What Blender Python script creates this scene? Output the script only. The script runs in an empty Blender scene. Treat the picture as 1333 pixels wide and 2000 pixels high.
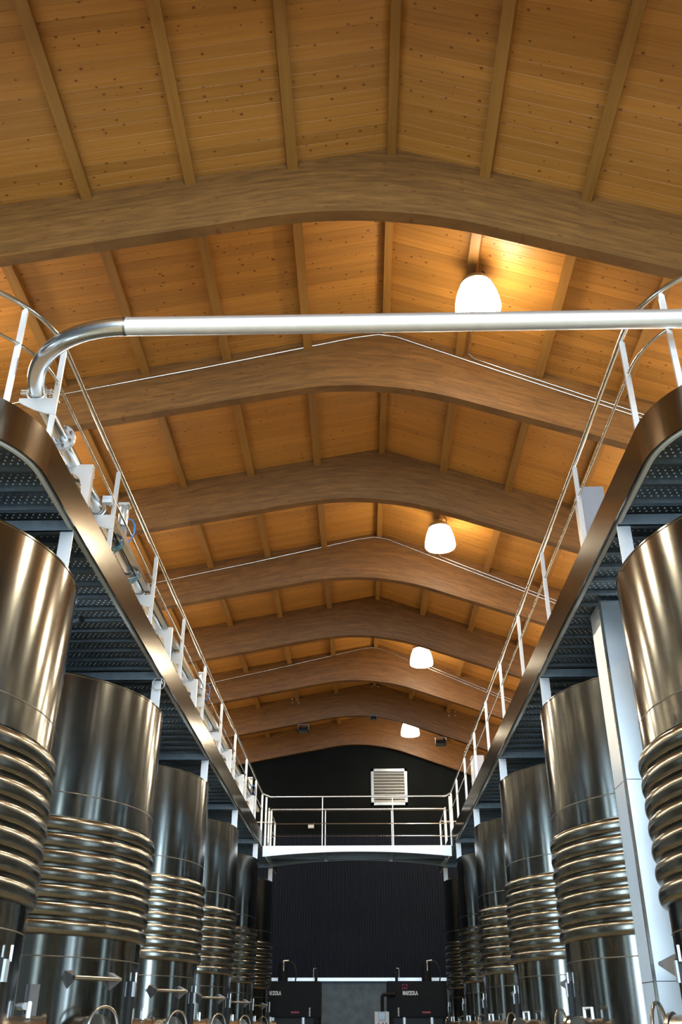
import bpy, math, random
from mathutils import Matrix, Vector
import numpy as np

random.seed(7)
D = bpy.data
SC = bpy.context.scene
C = SC.collection
H = 1.65                       # eye height of the camera above the floor; z below is measured from the eye, lifted by H at the end

# ------------------------------------------------------------------ camera
cam_d = D.cameras.new('camera')
cam = D.objects.new('camera', cam_d)
C.objects.link(cam)
cam_d.sensor_fit = 'VERTICAL'
cam_d.sensor_height = 36.0
cam_d.lens = 1798.0 / 2000.0 * 36.0
cam_d.clip_end = 200
_R = ((0.999755310, 0.0107353866, -0.0193409070),
      (0.0221205608, -0.485193839, 0.874126776),
      (0.0, 0.874340718, 0.485312590))         # rows: world x, y, z in camera right / up / forward
cam.matrix_world = Matrix(((_R[0][0], _R[0][1], -_R[0][2], 0),
                           (_R[1][0], _R[1][1], -_R[1][2], 0),
                           (_R[2][0], _R[2][1], -_R[2][2], H),
                           (0, 0, 0, 1)))
SC.camera = cam

# ------------------------------------------------------------------ world, daylight, exposure
w = D.worlds.new('world')
SC.world = w
w.use_nodes = True
w.node_tree.nodes['Background'].inputs[0].default_value = (0.55, 0.75, 1.0, 1)
w.node_tree.nodes['Background'].inputs[1].default_value = 0.25

YF = -8.0                      # glazed front gable behind the camera
sun_d = D.lights.new('daylight_through_glazed_gable', 'AREA')
sun_d.shape = 'RECTANGLE'
sun_d.size = 9.6
sun_d.size_y = 7.2
sun_d.energy = 4700
sun_d.color = (0.64, 0.84, 1.0)
sun = D.objects.new('daylight_through_glazed_gable', sun_d)
C.objects.link(sun)
sun.location = (-0.1, YF + 0.12, 4.1 + H)
sun.rotation_euler = (math.radians(90), 0, 0)

# tall windows in both side walls, one behind each gap between the tanks
GAPS = [4.9] + [6.85 + 3.87 * (k + 0.5) for k in range(5)]
WZ = (0.55, 5.15)              # sill and head above the floor
WW = 1.0
for gy in GAPS:
    for sx, wx in ((1, -7.2), (-1, 6.8)):
        ld = D.lights.new('daylight_side_window', 'AREA')
        ld.shape = 'RECTANGLE'
        ld.size = WZ[1] - WZ[0] - 0.1
        ld.size_y = WW - 0.1
        ld.energy = 230
        ld.color = (0.64, 0.84, 1.0)
        lo = D.objects.new('daylight_side_window', ld)
        C.objects.link(lo)
        lo.location = (wx + sx * 0.03, gy, (WZ[0] + WZ[1]) / 2)
        lo.rotation_euler = (0, math.radians(-90 * sx), 0)

SC.view_settings.view_transform = 'Standard'
SC.view_settings.look = 'None'
SC.view_settings.gamma = 1
SC.view_settings.use_curve_mapping = False
SC.view_settings.exposure = 0.0
LAMP_STRENGTH = 35.0
SC.cycles.max_bounces = 6
SC.cycles.diffuse_bounces = 4
SC.cycles.glossy_bounces = 3
SC.cycles.transmission_bounces = 2
SC.cycles.caustics_reflective = False
SC.cycles.caustics_refractive = False
SC.cycles.use_adaptive_sampling = True
SC.cycles.adaptive_threshold = 0.06
SC.cycles.adaptive_min_samples = 16
SC.cycles.use_denoising = True

# ------------------------------------------------------------------ materials
def new_mat(name):
    m = D.materials.new(name)
    m.use_nodes = True
    nt = m.node_tree
    return m, nt, nt.nodes['Principled BSDF']

def N(nt, kind, **kw):
    n = nt.nodes.new(kind)
    for k, v in kw.items():
        setattr(n, k, v)
    return n

def simple(name, col, rough=0.5, metal=0.0, noise=0.0, nscale=8.0, spec=None, stretch=(1, 1, 1), aniso=0.0, rvar=0.0, grain='around'):
    m, nt, b = new_mat(name)
    b.inputs['Base Color'].default_value = (*col, 1)
    b.inputs['Roughness'].default_value = rough
    b.inputs['Metallic'].default_value = metal
    if spec is not None:
        b.inputs['Specular IOR Level'].default_value = spec
    if aniso:
        b.inputs['Anisotropic'].default_value = aniso
        if grain == 'vertical':          # brushed up and down: reflections fan out sideways
            g = N(nt, 'ShaderNodeNewGeometry')
            t = N(nt, 'ShaderNodeVectorMath', operation='CROSS_PRODUCT')
            t.inputs[1].default_value = (0.001, 0.002, 1)
            nt.links.new(g.outputs['Normal'], t.inputs[0])
        else:                            # polished round the drum: reflections stretch up and down
            t = N(nt, 'ShaderNodeCombineXYZ')
            t.inputs[2].default_value = 1.0
            t.inputs[1].default_value = 0.001
        nt.links.new(t.outputs[0], b.inputs['Tangent'])
    if noise or rvar:
        tc = N(nt, 'ShaderNodeTexCoord')
        mp = N(nt, 'ShaderNodeMapping')
        mp.inputs['Scale'].default_value = stretch
        nz = N(nt, 'ShaderNodeTexNoise')
        nz.inputs['Scale'].default_value = nscale
        nz.inputs['Detail'].default_value = 5
        nt.links.new(tc.outputs['Object'], mp.inputs[0])
        nt.links.new(mp.outputs[0], nz.inputs['Vector'])
        if noise:
            r = N(nt, 'ShaderNodeMapRange')
            r.inputs[1].default_value = 0.25
            r.inputs[2].default_value = 0.75
            r.inputs[3].default_value = 1 - noise
            r.inputs[4].default_value = 1 + noise
            mx = N(nt, 'ShaderNodeMix', data_type='RGBA', blend_type='MULTIPLY')
            mx.inputs[0].default_value = 1
            mx.inputs[6].default_value = (*col, 1)
            nt.links.new(nz.outputs[0], r.inputs[0])
            nt.links.new(r.outputs[0], mx.inputs[7])
            nt.links.new(mx.outputs[2], b.inputs['Base Color'])
        if rvar:
            r2 = N(nt, 'ShaderNodeMapRange')
            r2.inputs[1].default_value = 0.3
            r2.inputs[2].default_value = 0.7
            r2.inputs[3].default_value = rough - rvar
            r2.inputs[4].default_value = rough + rvar
            nt.links.new(nz.outputs[0], r2.inputs[0])
            nt.links.new(r2.outputs[0], b.inputs['Roughness'])
    return m

def wood(name, light, dark, sx, sy, sz, knots=True, knot_scale=2.6, rough=0.42, lam=False, vary=0.22):
    """pine: grain stretched along the local x axis, round knots, small change from board to board"""
    m, nt, b = new_mat(name)
    L = nt.links.new
    tc = N(nt, 'ShaderNodeTexCoord')
    oi = N(nt, 'ShaderNodeObjectInfo')
    src = tc.outputs['UV'] if lam else tc.outputs['Object']
    off = N(nt, 'ShaderNodeVectorMath', operation='MULTIPLY_ADD')
    comb = N(nt, 'ShaderNodeCombineXYZ')
    for i in range(3):
        L(oi.outputs['Random'], comb.inputs[i])
    off.inputs[1].default_value = (37.0, 53.0, 71.0)
    L(comb.outputs[0], off.inputs[0])
    L(src, off.inputs[2])
    mp = N(nt, 'ShaderNodeMapping')
    mp.inputs['Scale'].default_value = (sx, sy, sz)
    L(off.outputs[0], mp.inputs[0])
    nz = N(nt, 'ShaderNodeTexNoise')
    nz.inputs['Scale'].default_value = 1.0
    nz.inputs['Detail'].default_value = 6
    nz.inputs['Roughness'].default_value = 0.6
    L(mp.outputs[0], nz.inputs['Vector'])
    cr = N(nt, 'ShaderNodeValToRGB')
    cr.color_ramp.elements[0].position = 0.3
    cr.color_ramp.elements[0].color = (*dark, 1)
    cr.color_ramp.elements[1].position = 0.7
    cr.color_ramp.elements[1].color = (*light, 1)
    L(nz.outputs[0], cr.inputs[0])
    col = cr.outputs[0]
    # board to board tone
    mr = N(nt, 'ShaderNodeMapRange')
    mr.inputs[3].default_value = 1 - vary
    mr.inputs[4].default_value = 1 + vary * 0.6
    if lam:
        br = N(nt, 'ShaderNodeTexBrick')
        br.inputs['Color1'].default_value = (0, 0, 0, 1)
        br.inputs['Color2'].default_value = (1, 1, 1, 1)
        br.inputs['Mortar'].default_value = (0.25, 0.25, 0.25, 1)
        br.inputs['Scale'].default_value = 1.0
        br.inputs['Mortar Size'].default_value = 0.0012
        br.inputs['Brick Width'].default_value = 1.3
        br.inputs['Row Height'].default_value = 0.045
        br.offset = 0.37
        L(tc.outputs['UV'], br.inputs['Vector'])
        L(br.outputs[0], mr.inputs[0])
    else:
        L(oi.outputs['Random'], mr.inputs[0])
    mx = N(nt, 'ShaderNodeMix', data_type='RGBA', blend_type='MULTIPLY')
    mx.inputs[0].default_value = 1
    L(col, mx.inputs[6])
    L(mr.outputs[0], mx.inputs[7])
    col = mx.outputs[2]
    if knots:
        mp2 = N(nt, 'ShaderNodeMapping')
        mp2.inputs['Scale'].default_value = (knot_scale, knot_scale * (2.2 if lam else 1.35), knot_scale)
        L(off.outputs[0], mp2.inputs[0])
        vo = N(nt, 'ShaderNodeTexVoronoi', voronoi_dimensions='2D')
        vo.inputs['Scale'].default_value = 1.0
        L(mp2.outputs[0], vo.inputs['Vector'])
        kr = N(nt, 'ShaderNodeMapRange', interpolation_type='SMOOTHSTEP')
        kr.inputs[1].default_value = 0.045
        kr.inputs[2].default_value = 0.105
        kr.inputs[3].default_value = 0.85
        kr.inputs[4].default_value = 0.0
        L(vo.outputs['Distance'], kr.inputs[0])
        sp = N(nt, 'ShaderNodeSeparateColor')
        L(vo.outputs['Color'], sp.inputs[0])
        sz_ = N(nt, 'ShaderNodeMapRange')               # only some cells hold a knot, of uneven size
        sz_.inputs[1].default_value = 0.22
        sz_.inputs[2].default_value = 1.0
        sz_.inputs[3].default_value = 0.0
        sz_.inputs[4].default_value = 0.145
        L(sp.outputs[0], sz_.inputs[0])
        kn = N(nt, 'ShaderNodeMath', operation='MULTIPLY')
        kn.inputs[1].default_value = 0.35
        L(sz_.outputs[0], kn.inputs[0])
        L(kn.outputs[0], kr.inputs[1])
        ka = N(nt, 'ShaderNodeMath', operation='ADD')
        ka.inputs[1].default_value = 0.002
        L(sz_.outputs[0], ka.inputs[0])
        L(ka.outputs[0], kr.inputs[2])
        mk = N(nt, 'ShaderNodeMix', data_type='RGBA')
        mk.inputs[7].default_value = (0.12, 0.030, 0.007, 1)
        L(kr.outputs[0], mk.inputs[0])
        L(col, mk.inputs[6])
        col = mk.outputs[2]
    L(col, b.inputs['Base Color'])
    b.inputs['Roughness'].default_value = rough
    return m

M = {}
M['board'] = wood('pine_ceiling_board', (0.52, 0.240, 0.050), (0.41, 0.172, 0.031), 0.9, 26, 26, rough=0.42, knot_scale=4.6, vary=0.16)
M['purlin'] = wood('pine_purlin', (0.36, 0.175, 0.038), (0.26, 0.115, 0.022), 14, 0.5, 14, knots=False, vary=0.12)
M['beam'] = wood('glued_laminated_pine', (0.215, 0.095, 0.021), (0.118, 0.047, 0.009), 2.6, 22, 1, lam=True, knot_scale=3.0, rough=0.5, vary=0.16)
M['tank'] = simple('brushed_tank_steel', (0.275, 0.279, 0.262), 0.16, 1.0, noise=0.03, nscale=5, stretch=(6, 6, 0.15), aniso=0.65)
M['coil'] = simple('polished_coil_steel', (0.31, 0.305, 0.27), 0.21, 1.0, noise=0.06, nscale=4, stretch=(4, 4, 1))
M['weld'] = simple('weld_seam_steel', (0.24, 0.235, 0.22), 0.35, 1.0)
M['fascia'] = simple('brushed_fascia_steel', (0.32, 0.30, 0.255), 0.18, 1.0, noise=0.025, nscale=6, stretch=(1, 1, 1))
M['satin'] = simple('satin_steel_posts', (0.95, 0.96, 0.98), 0.42, 0.7, noise=0.03, nscale=10, aniso=0.93, grain='vertical')
M['rail'] = simple('polished_rail_steel', (0.66, 0.64, 0.60), 0.22, 1.0)
M['pipe'] = simple('matt_pipe_steel', (0.88, 0.90, 0.92), 0.37, 0.88, noise=0.05, nscale=9)
M['elbow'] = simple('bright_elbow_steel', (0.66, 0.66, 0.65), 0.25, 1.0, noise=0.06, nscale=9)
M['galv'] = simple('galvanised_deck_steel', (0.24, 0.275, 0.30), 0.45, 0.9, noise=0.15, nscale=14)
M['bounce_top'] = simple('light_bounce_deck_top', (0.62, 0.61, 0.57), 0.6, 0.1, noise=0.08, nscale=12)
M['nub'] = simple('deck_nub_steel', (0.72, 0.76, 0.80), 0.40, 0.8)
M['dark'] = simple('dark_wall_paint', (0.005, 0.006, 0.0065), 0.8, 0, noise=0.2, nscale=2, spec=0.08)
M['corr'] = simple('dark_corrugated_sheet', (0.0065, 0.0095, 0.018), 0.6, 0, noise=0.12, nscale=3, spec=0.16)
M['wall'] = simple('side_wall_paint', (0.035, 0.037, 0.040), 0.8, 0, noise=0.1, nscale=2)
M['concrete'] = simple('grey_concrete', (0.095, 0.135, 0.175), 0.8, 0, noise=0.25, nscale=4)
M['floor'] = simple('resin_floor', (0.50, 0.37, 0.20), 0.5, 0, noise=0.15, nscale=3)
M['press'] = simple('charcoal_press_paint', (0.013, 0.014, 0.016), 0.6, 0, noise=0.1, nscale=6, spec=0.12)
M['black'] = simple('black_rubber', (0.008, 0.008, 0.009), 0.6, 0, noise=0.1, nscale=20)
M['white'] = simple('white_print', (0.75, 0.76, 0.78), 0.5, 0, noise=0.02, nscale=5)
M['label'] = simple('pale_blue_label', (0.62, 0.74, 0.86), 0.4, 0, noise=0.04, nscale=30)
M['red'] = simple('dark_red_print', (0.30, 0.02, 0.06), 0.5, 0, noise=0.05, nscale=10)
M['alu'] = simple('anodised_aluminium', (0.82, 0.84, 0.85), 0.35, 0.8, noise=0.03, nscale=20)
M['blue'] = simple('blue_air_hose', (0.03, 0.22, 0.62), 0.35, 0, noise=0.05, nscale=20)
M['yellow'] = simple('green_yellow_wire', (0.35, 0.42, 0.05), 0.4, 0, noise=0.05, nscale=20)
M['plastic'] = simple('grey_box_plastic', (0.30, 0.31, 0.33), 0.45, 0, noise=0.05, nscale=10)
M['plastic_dark'] = simple('dark_lens_plastic', (0.09, 0.09, 0.085), 0.3, 0, noise=0.05, nscale=10)
M['beige'] = simple('beige_fitting', (0.42, 0.39, 0.30), 0.45, 0, noise=0.05, nscale=10)
M['screen'] = simple('blue_screen_glass', (0.03, 0.09, 0.16), 0.15, 0, noise=0.05, nscale=10)
M['duct'] = simple('polished_duct_steel', (0.92, 0.95, 0.98), 0.36, 0.85, noise=0.03, nscale=6, aniso=0.9, grain='vertical')
M['vent'] = simple('painted_vent_aluminium', (0.46, 0.50, 0.52), 0.30, 0.6, noise=0.04, nscale=8)
M['lip'] = simple('pale_edge_strip', (0.60, 0.60, 0.56), 0.5, 0.0, noise=0.04, nscale=8)
M['capsteel'] = simple('lamp_cap_metal', (0.35, 0.36, 0.36), 0.4, 0.9, noise=0.04, nscale=10)
m, nt, b = new_mat('lit_opal_lamp_shade')
b.inputs['Base Color'].default_value = (0.9, 0.88, 0.8, 1)
b.inputs['Emission Color'].default_value = (1.0, 0.86, 0.62, 1)
b.inputs['Emission Strength'].default_value = LAMP_STRENGTH
M['lamp'] = m
m = M['lamp'].copy()
m.name = 'lit_bottom_diffuser'
m.node_tree.nodes['Principled BSDF'].inputs['Emission Strength'].default_value = LAMP_STRENGTH * 3.6
M['lampdown'] = m
m, nt, b = new_mat('window_glass')
b.inputs['Roughness'].default_value = 0.02
b.inputs['Transmission Weight'].default_value = 1.0
b.inputs['Base Color'].default_value = (0.9, 0.95, 1, 1)
M['glass'] = m

# ------------------------------------------------------------------ mesh helpers
class MB:
    def __init__(s):
        s.v = []
        s.f = []
    def box(s, x0, x1, y0, y1, z0, z1):
        i = len(s.v)
        s.v += [(x0, y0, z0), (x1, y0, z0), (x1, y1, z0), (x0, y1, z0), (x0, y0, z1), (x1, y0, z1), (x1, y1, z1), (x0, y1, z1)]
        s.f += [(i, i+3, i+2, i+1), (i+4, i+5, i+6, i+7), (i, i+1, i+5, i+4), (i+1, i+2, i+6, i+5), (i+2, i+3, i+7, i+6), (i+3, i, i+4, i+7)]
        return s
    def tube(s, pts, r, n=10, cap=True):
        pts = [Vector(p) for p in pts]
        i0 = len(s.v)
        t0 = (pts[1] - pts[0]).normalized()
        up = Vector((0, 0, 1)) if abs(t0.z) < 0.9 else Vector((1, 0, 0))
        a = t0.cross(up).normalized()
        for k, p in enumerate(pts):
            if k == 0:
                t = t0
            elif k == len(pts) - 1:
                t = (pts[k] - pts[k-1]).normalized()
            else:
                t = ((pts[k+1] - pts[k]).normalized() + (pts[k] - pts[k-1]).normalized()).normalized()
            a = (a - t * a.dot(t)).normalized()
            bb = t.cross(a)
            rr = r[k] if isinstance(r, (list, tuple)) else r
            for j in range(n):
                th = 2 * math.pi * j / n
                s.v.append(tuple(p + a * rr * math.cos(th) + bb * rr * math.sin(th)))
        for k in range(len(pts) - 1):
            for j in range(n):
                a0 = i0 + k * n + j
                a1 = i0 + k * n + (j + 1) % n
                s.f.append((a0, a1, a1 + n, a0 + n))
        if cap:
            s.f.append(tuple(i0 + j for j in range(n))[::-1])
            s.f.append(tuple(i0 + (len(pts) - 1) * n + j for j in range(n)))
        return s
    def lathe(s, prof, n=64, cx=0, cy=0, cap0=False, cap1=False):
        i0 = len(s.v)
        for (r, z) in prof:
            for j in range(n):
                th = 2 * math.pi * j / n
                s.v.append((cx + r * math.cos(th), cy + r * math.sin(th), z))
        for k in range(len(prof) - 1):
            for j in range(n):
                a0 = i0 + k * n + j
                a1 = i0 + k * n + (j + 1) % n
                s.f.append((a0, a1, a1 + n, a0 + n))
        if cap0:
            s.f.append(tuple(i0 + j for j in range(n))[::-1])
        if cap1:
            s.f.append(tuple(i0 + (len(prof) - 1) * n + j for j in range(n)))
        return s
    def prism(s, poly, d0, d1, axis='y'):
        """extrude a polygon of (x, z) along y, (y, z) along x or (x, y) along z"""
        i0 = len(s.v)
        n = len(poly)
        for d in (d0, d1):
            for (p, q) in poly:
                s.v.append((p, d, q) if axis == 'y' else (d, p, q) if axis == 'x' else (p, q, d))
        s.f.append(tuple(range(i0, i0 + n)))
        s.f.append(tuple(range(i0 + 2 * n - 1, i0 + n - 1, -1)))
        for j in range(n):
            k = (j + 1) % n
            s.f.append((i0 + j, i0 + n + j, i0 + n + k, i0 + k))
        return s
    def ribbon(s, path, z0, z1, th):
        """upright plate that follows a plan path [(x, y), ...]"""
        i0 = len(s.v)
        n = len(path)
        for k in range(n):
            p = Vector(path[k])
            t = Vector(path[min(k+1, n-1)]) - Vector(path[max(k-1, 0)])
            t.normalize()
            nn = Vector((-t.y, t.x)) * th
            for q in (p, p + nn):
                s.v.append((q.x, q.y, z0))
                s.v.append((q.x, q.y, z1))
        for k in range(n - 1):
            a = i0 + 4 * k
            c = a + 4
            s.f += [(a, c, c+1, a+1), (a+2, a+3, c+3, c+2), (a+1, c+1, c+3, a+3), (a, a+2, c+2, c)]
        a = i0
        c = i0 + 4 * (n - 1)
        s.f += [(a, a+1, a+3, a+2), (c, c+2, c+3, c+1)]
        return s
    def mesh(s, name, mat, smooth=None):
        me = D.meshes.new(name)
        me.from_pydata(s.v, [], s.f)
        me.materials.append(M[mat] if isinstance(mat, str) else mat)
        if smooth:
            me.polygons.foreach_set('use_smooth', [True] * len(me.polygons))
            me.set_sharp_from_angle(angle=math.radians(smooth))
        # consistent outward normals
        import bmesh
        bm = bmesh.new()
        bm.from_mesh(me)
        bmesh.ops.recalc_face_normals(bm, faces=bm.faces)
        bm.to_mesh(me)
        bm.free()
        return me
    def build(s, name, mat, parent=None, smooth=None):
        return link(name, s.mesh(name, mat, smooth), parent)

def link(name, data, parent=None, loc=None, rot=None):
    o = D.objects.new(name, data)
    C.objects.link(o)
    if parent is not None:
        o.parent = parent
    if loc:
        o.location = loc
    if rot:
        o.rotation_euler = rot
    return o

def empty(name, loc=(0, 0, 0), rz=0.0):
    o = link(name, None, None, loc)
    o.rotation_euler = (0, 0, rz)
    o.empty_display_size = 0.2
    return o

def tag(o, label=None, cat=None, group=None, kind=None):
    if label:
        o['label'] = label
    if cat:
        o['category'] = cat
    if group:
        o['group'] = group
    if kind:
        o['kind'] = kind
    return o

def copy_tree(o, parent=None):
    c = o.copy()
    C.objects.link(c)
    c.parent = parent
    for ch in list(o.children):
        copy_tree(ch, c)
    return c

# ------------------------------------------------------------------ the hall
XL, XR, YB = -7.2, 6.8, 32.0
ZFL = -H
RX, RZ, SL, SR = 0.45, 9.50, 0.185, 0.37          # ridge, left and right roof slope
def deck(x):
    return RZ - (SL * (RX - x) if x < RX else SR * (x - RX))

tag(MB().box(XL - 0.3, XR + 0.3, YF - 0.3, YB + 0.3, ZFL - 0.3, ZFL).build('floor', 'floor'), 'grey resin floor of the winery hall', 'floor', kind='structure')
tag(MB().box(XL - 0.25, XL, YF - 0.25, YB + 0.25, ZFL, deck(XL) + 0.1).build('wall_left', 'wall'), 'dark side wall behind the left tanks', 'wall', kind='structure')
tag(MB().box(XR, XR + 0.25, YF - 0.25, YB + 0.25, ZFL, deck(XR) + 0.1).build('wall_right', 'wall'), 'dark side wall behind the right tanks', 'wall', kind='structure')

# end wall: painted gable, corrugated cladding, metal flashing, concrete plinth
wb = MB().prism([(XL, 5.5), (XR, 5.5), (XR, deck(XR)), (RX, RZ), (XL, deck(XL))], YB, YB + 0.25).build('wall_back', 'dark')
tag(wb, 'black painted gable end wall above the bridge', 'wall', kind='structure')
mb = MB()
p = 0.088
n = int((XR - XL) / p)
prof = []
for k in range(n):
    x = XL + k * p
    prof += [(x, 0.0), (x + 0.030, 0.0), (x + 0.044, 0.032), (x + 0.074, 0.032)]
prof.append((XL + n * p, 0.0))
for (x, d) in prof:
    mb.v += [(x, YB - 0.002 - d, 1.24), (x, YB - 0.002 - d, 5.50)]
for k in range(len(prof) - 1):
    mb.f.append((2*k, 2*k+2, 2*k+3, 2*k+1))
cc = mb.build('corrugated_cladding', 'corr', wb)
MB().box(XL, XR, YB, YB + 0.25, 1.15, 5.5).build('backing_wall', 'dark', wb)
MB().box(XL, XR, YB - 0.02, YB + 0.25, ZFL, 1.13).build('concrete_plinth', 'concrete', wb)
tag(MB().box(XL, XR, YB - 0.10, YB + 0.02, 1.13, 1.225).build('trim_1', 'satin'), 'pale metal flashing under the corrugated wall', 'trim', kind='structure')

# front gable behind the camera: wall with a large glazed opening
wf = MB()
wx0, wx1, wz0, wz1 = -4.95, 4.75, 0.45, 7.75
wf.box(XL, XR, YF - 0.25, YF, ZFL, wz0)
wf.prism([(XL, wz0), (wx0, wz0), (wx0, deck(wx0)), (XL, deck(XL))], YF - 0.25, YF).prism([(wx1, wz0), (XR, wz0), (XR, deck(XR)), (wx1, deck(wx1))], YF - 0.25, YF)
wf.prism([(wx0, wz1), (wx1, wz1), (wx1, deck(wx1)), (RX, RZ), (wx0, deck(wx0))], YF - 0.25, YF)
tag(wf.build('wall_front', 'wall'), 'gable wall with the glazed opening behind the viewer', 'wall', kind='structure')
win = MB()
for k in range(5):
    x = wx0 + (wx1 - wx0) * k / 4
    win.box(x - 0.04, x + 0.04, YF - 0.2, YF - 0.1, wz0, wz1)
for k in range(4):
    z = wz0 + (wz1 - wz0) * k / 3
    win.box(wx0, wx1, YF - 0.2, YF - 0.1, z - 0.04, z + 0.04)
wn = tag(win.build('window_1', 'black'), 'large glazed gable behind the viewer', 'window', kind='structure')
for k in range(4):
    xa = wx0 + (wx1 - wx0) * k / 4
    xb = wx0 + (wx1 - wx0) * (k + 1) / 4
    MB().box(xa + 0.04, xb - 0.04, YF - 0.16, YF - 0.14, wz0 + 0.04, wz1 - 0.04).build('pane', 'glass', wn)

for n_, (gy, (sx, wx)) in enumerate([(g, q) for g in GAPS for q in ((1, XL), (-1, XR))]):
    xa, xb = sorted((wx, wx + sx * 0.02))
    z0, z1 = WZ[0] - H, WZ[1] - H
    fr = MB()
    for yy in (gy - WW / 2, gy + WW / 2):
        fr.box(xa, wx + sx * 0.06 if sx > 0 else xb, yy - 0.03, yy + 0.03, z0, z1) if sx > 0 else fr.box(wx - 0.06, xb, yy - 0.03, yy + 0.03, z0, z1)
    for zz in (z0, z1):
        fr.box(min(wx, wx + sx * 0.06), max(wx, wx + sx * 0.06), gy - WW / 2 - 0.03, gy + WW / 2 + 0.03, zz - 0.03, zz + 0.03)
    wo = tag(fr.build('window_%d' % (n_ + 2), 'black'), 'tall window in the %s wall behind the tanks' % ('left' if sx > 0 else 'right'), 'window', kind='structure')
    MB().box(min(wx, wx + sx * 0.015), max(wx, wx + sx * 0.015), gy - WW / 2 + 0.03, gy + WW / 2 - 0.03, z0 + 0.03, z1 - 0.03).build('pane', 'glass', wo)

# roof: sheathing, T&G boards, purlins
T = 0.022
cl = MB().prism([(XL - 0.25, deck(XL - 0.25) + T), (RX, RZ + T), (RX, RZ + 0.2), (XL - 0.25, deck(XL - 0.25) + 0.2)], YF - 0.25, YB + 0.25).build('ceiling', 'board')
tag(cl, 'left slope of the pine boarded roof ceiling', 'ceiling', kind='structure')
crr = MB().prism([(XR + 0.25, deck(XR + 0.25) + T), (RX, RZ + T), (RX, RZ + 0.2), (XR + 0.25, deck(XR + 0.25) + 0.2)], YF - 0.25, YB + 0.25).build('ceiling', 'board')
tag(crr, 'right slope of the pine boarded roof ceiling', 'ceiling', kind='structure')

PB = 0.161
bw = PB - 0.0006
bev = 0.0028
def board_mesh(L):
    mb = MB()
    sec = [(0.0, bev), (bev, 0.0), (bw - bev, 0.0), (bw, bev), (bw, T), (0.0, T)]
    mb.prism([(a, b_) for a, b_ in sec], 0.0, L, 'x')
    return mb.mesh('ceiling_board', 'board')
Ll = (RX - XL) * math.hypot(1, SL)
Lr = (XR - RX) * math.hypot(1, SR)
bml, bmr = board_mesh(Ll), board_mesh(Lr)
y = 2.6
while y < YB - 0.16:
    # left board runs from the eaves up to the ridge, right board from the ridge down to the eaves
    link('board', bml, cl, (XL, y, deck(XL)), (0, -math.atan(SL), 0))
    link('board', bmr, crr, (RX, y, RZ), (0, math.atan(SR), 0))
    y += PB

BY = [7.81 + 3.42 * k for k in range(8)]
BT = 0.16
bays = [(BY[0] - 3.42 + BT, BY[0])] + [(BY[k] + BT, BY[k + 1]) for k in range(7)]
pl = [RX - 1.237 * k for k in range(1, 7)]
pr = [RX + 1.163 * k for k in range(1, 6)]
for (ya, yb) in bays:
    L = yb - ya
    me_r = MB().box(-0.055, 0.055, 0, L, -0.12, -0.004).mesh('purlin', 'purlin')
    me_p = MB().box(-0.065, 0.065, 0, L, -0.135, 0.0).mesh('purlin', 'purlin')
    link('purlin', me_r, cl, (RX, ya, RZ))
    for x in pl:
        link('purlin', me_p, cl, (x, ya, deck(x)), (0, -math.atan(SL), 0))
    for x in pr:
        link('purlin', me_p, crr, (x, ya, deck(x)), (0, math.atan(SR), 0))

# glued laminated beams: straight legs, curved in the middle
def beam_low(x):
    x1, x2 = -1.10, 1.60
    ll = lambda q: 8.211 + 0.186 * (q + 1.779)
    lr = lambda q: 8.045 - 0.352 * (q - 1.81)
    if x <= x1:
        return ll(x)
    if x >= x2:
        return lr(x)
    cx_ = 0.2546
    cz = 8.589
    # quadratic curve tangent to both legs
    a = x1 - 2 * cx_ + x2
    bq = 2 * (cx_ - x1)
    c = x1 - x
    t = -c / bq if abs(a) < 1e-6 else (-bq + math.sqrt(bq * bq - 4 * a * c)) / (2 * a)
    return (1 - t) ** 2 * ll(x1) + 2 * t * (1 - t) * cz + t * t * lr(x2)

def make_beam():
    xs = [XL + 0.01, -5.5, -4, -2.5, -1.6] + [-1.2 + 0.1 * k for k in range(31)] + [2.4, 3.2, 4.5, 5.6, XR - 0.01]
    xs = sorted(set(round(x, 4) for x in xs + [RX]))
    v, f, uv = [], [], []
    n = len(xs)
    for yy in (0, BT):
        for x in xs:
            zl = beam_low(x)
            zt = deck(x) - 0.001
            v += [(x, yy, zl), (x, yy, zt)]
            uv += [(x + yy, 0.0), (x + yy, zt - zl)]
    for k in range(n - 1):
        a = 2 * k
        bq = 2 * n + 2 * k
        f += [(a, a+2, a+3, a+1), (bq, bq+1, bq+3, bq+2), (a, bq, bq+2, a+2), (a+1, a+3, bq+3, bq+1)]
    f += [(0, 1, 2*n+1, 2*n), (2*n-2, 4*n-2, 4*n-1, 2*n-1)]
    me = D.meshes.new('roof_beam')
    me.from_pydata(v, [], f)
    me.materials.append(M['beam'])
    ul = me.uv_layers.new(name='uv')
    for poly in me.polygons:
        bottom = abs(poly.normal.z) > 0.8
        for li in poly.loop_indices:
            vi = me.loops[li].vertex_index
            if bottom:
                ul.data[li].uv = (v[vi][0], v[vi][1] * 0.25 + 0.003)
            else:
                ul.data[li].uv = uv[vi]
    return me
bme = make_beam()
blab = ['nearest curved glulam roof beam, greyish and spanning the whole photo width',
        'second curved glulam roof beam, just below the horizontal steel pipe',
        'third curved glulam roof beam, between the first and second hanging lamps',
        'fourth curved glulam roof beam, with a cable, just behind the second lamp',
        'fifth curved glulam roof beam, without cable, in front of the third lamp',
        'sixth curved glulam roof beam, with a cable, just behind the third lamp',
        'seventh dark glulam roof beam carrying the small floodlights',
        'farthest glulam roof beam, against the black gable wall']
for k in range(2):  # two more beams out of view, included to shade the near roof
    tag(link('roof_beam', bme, None, (0, BY[0] - 3.42 * (k + 1), 0)), ('curved glulam roof beam overhead, just outside the top of the photo', 'curved glulam roof beam straight above the viewer, outside the photo')[k], 'beam', 'curved roof beams')
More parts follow.
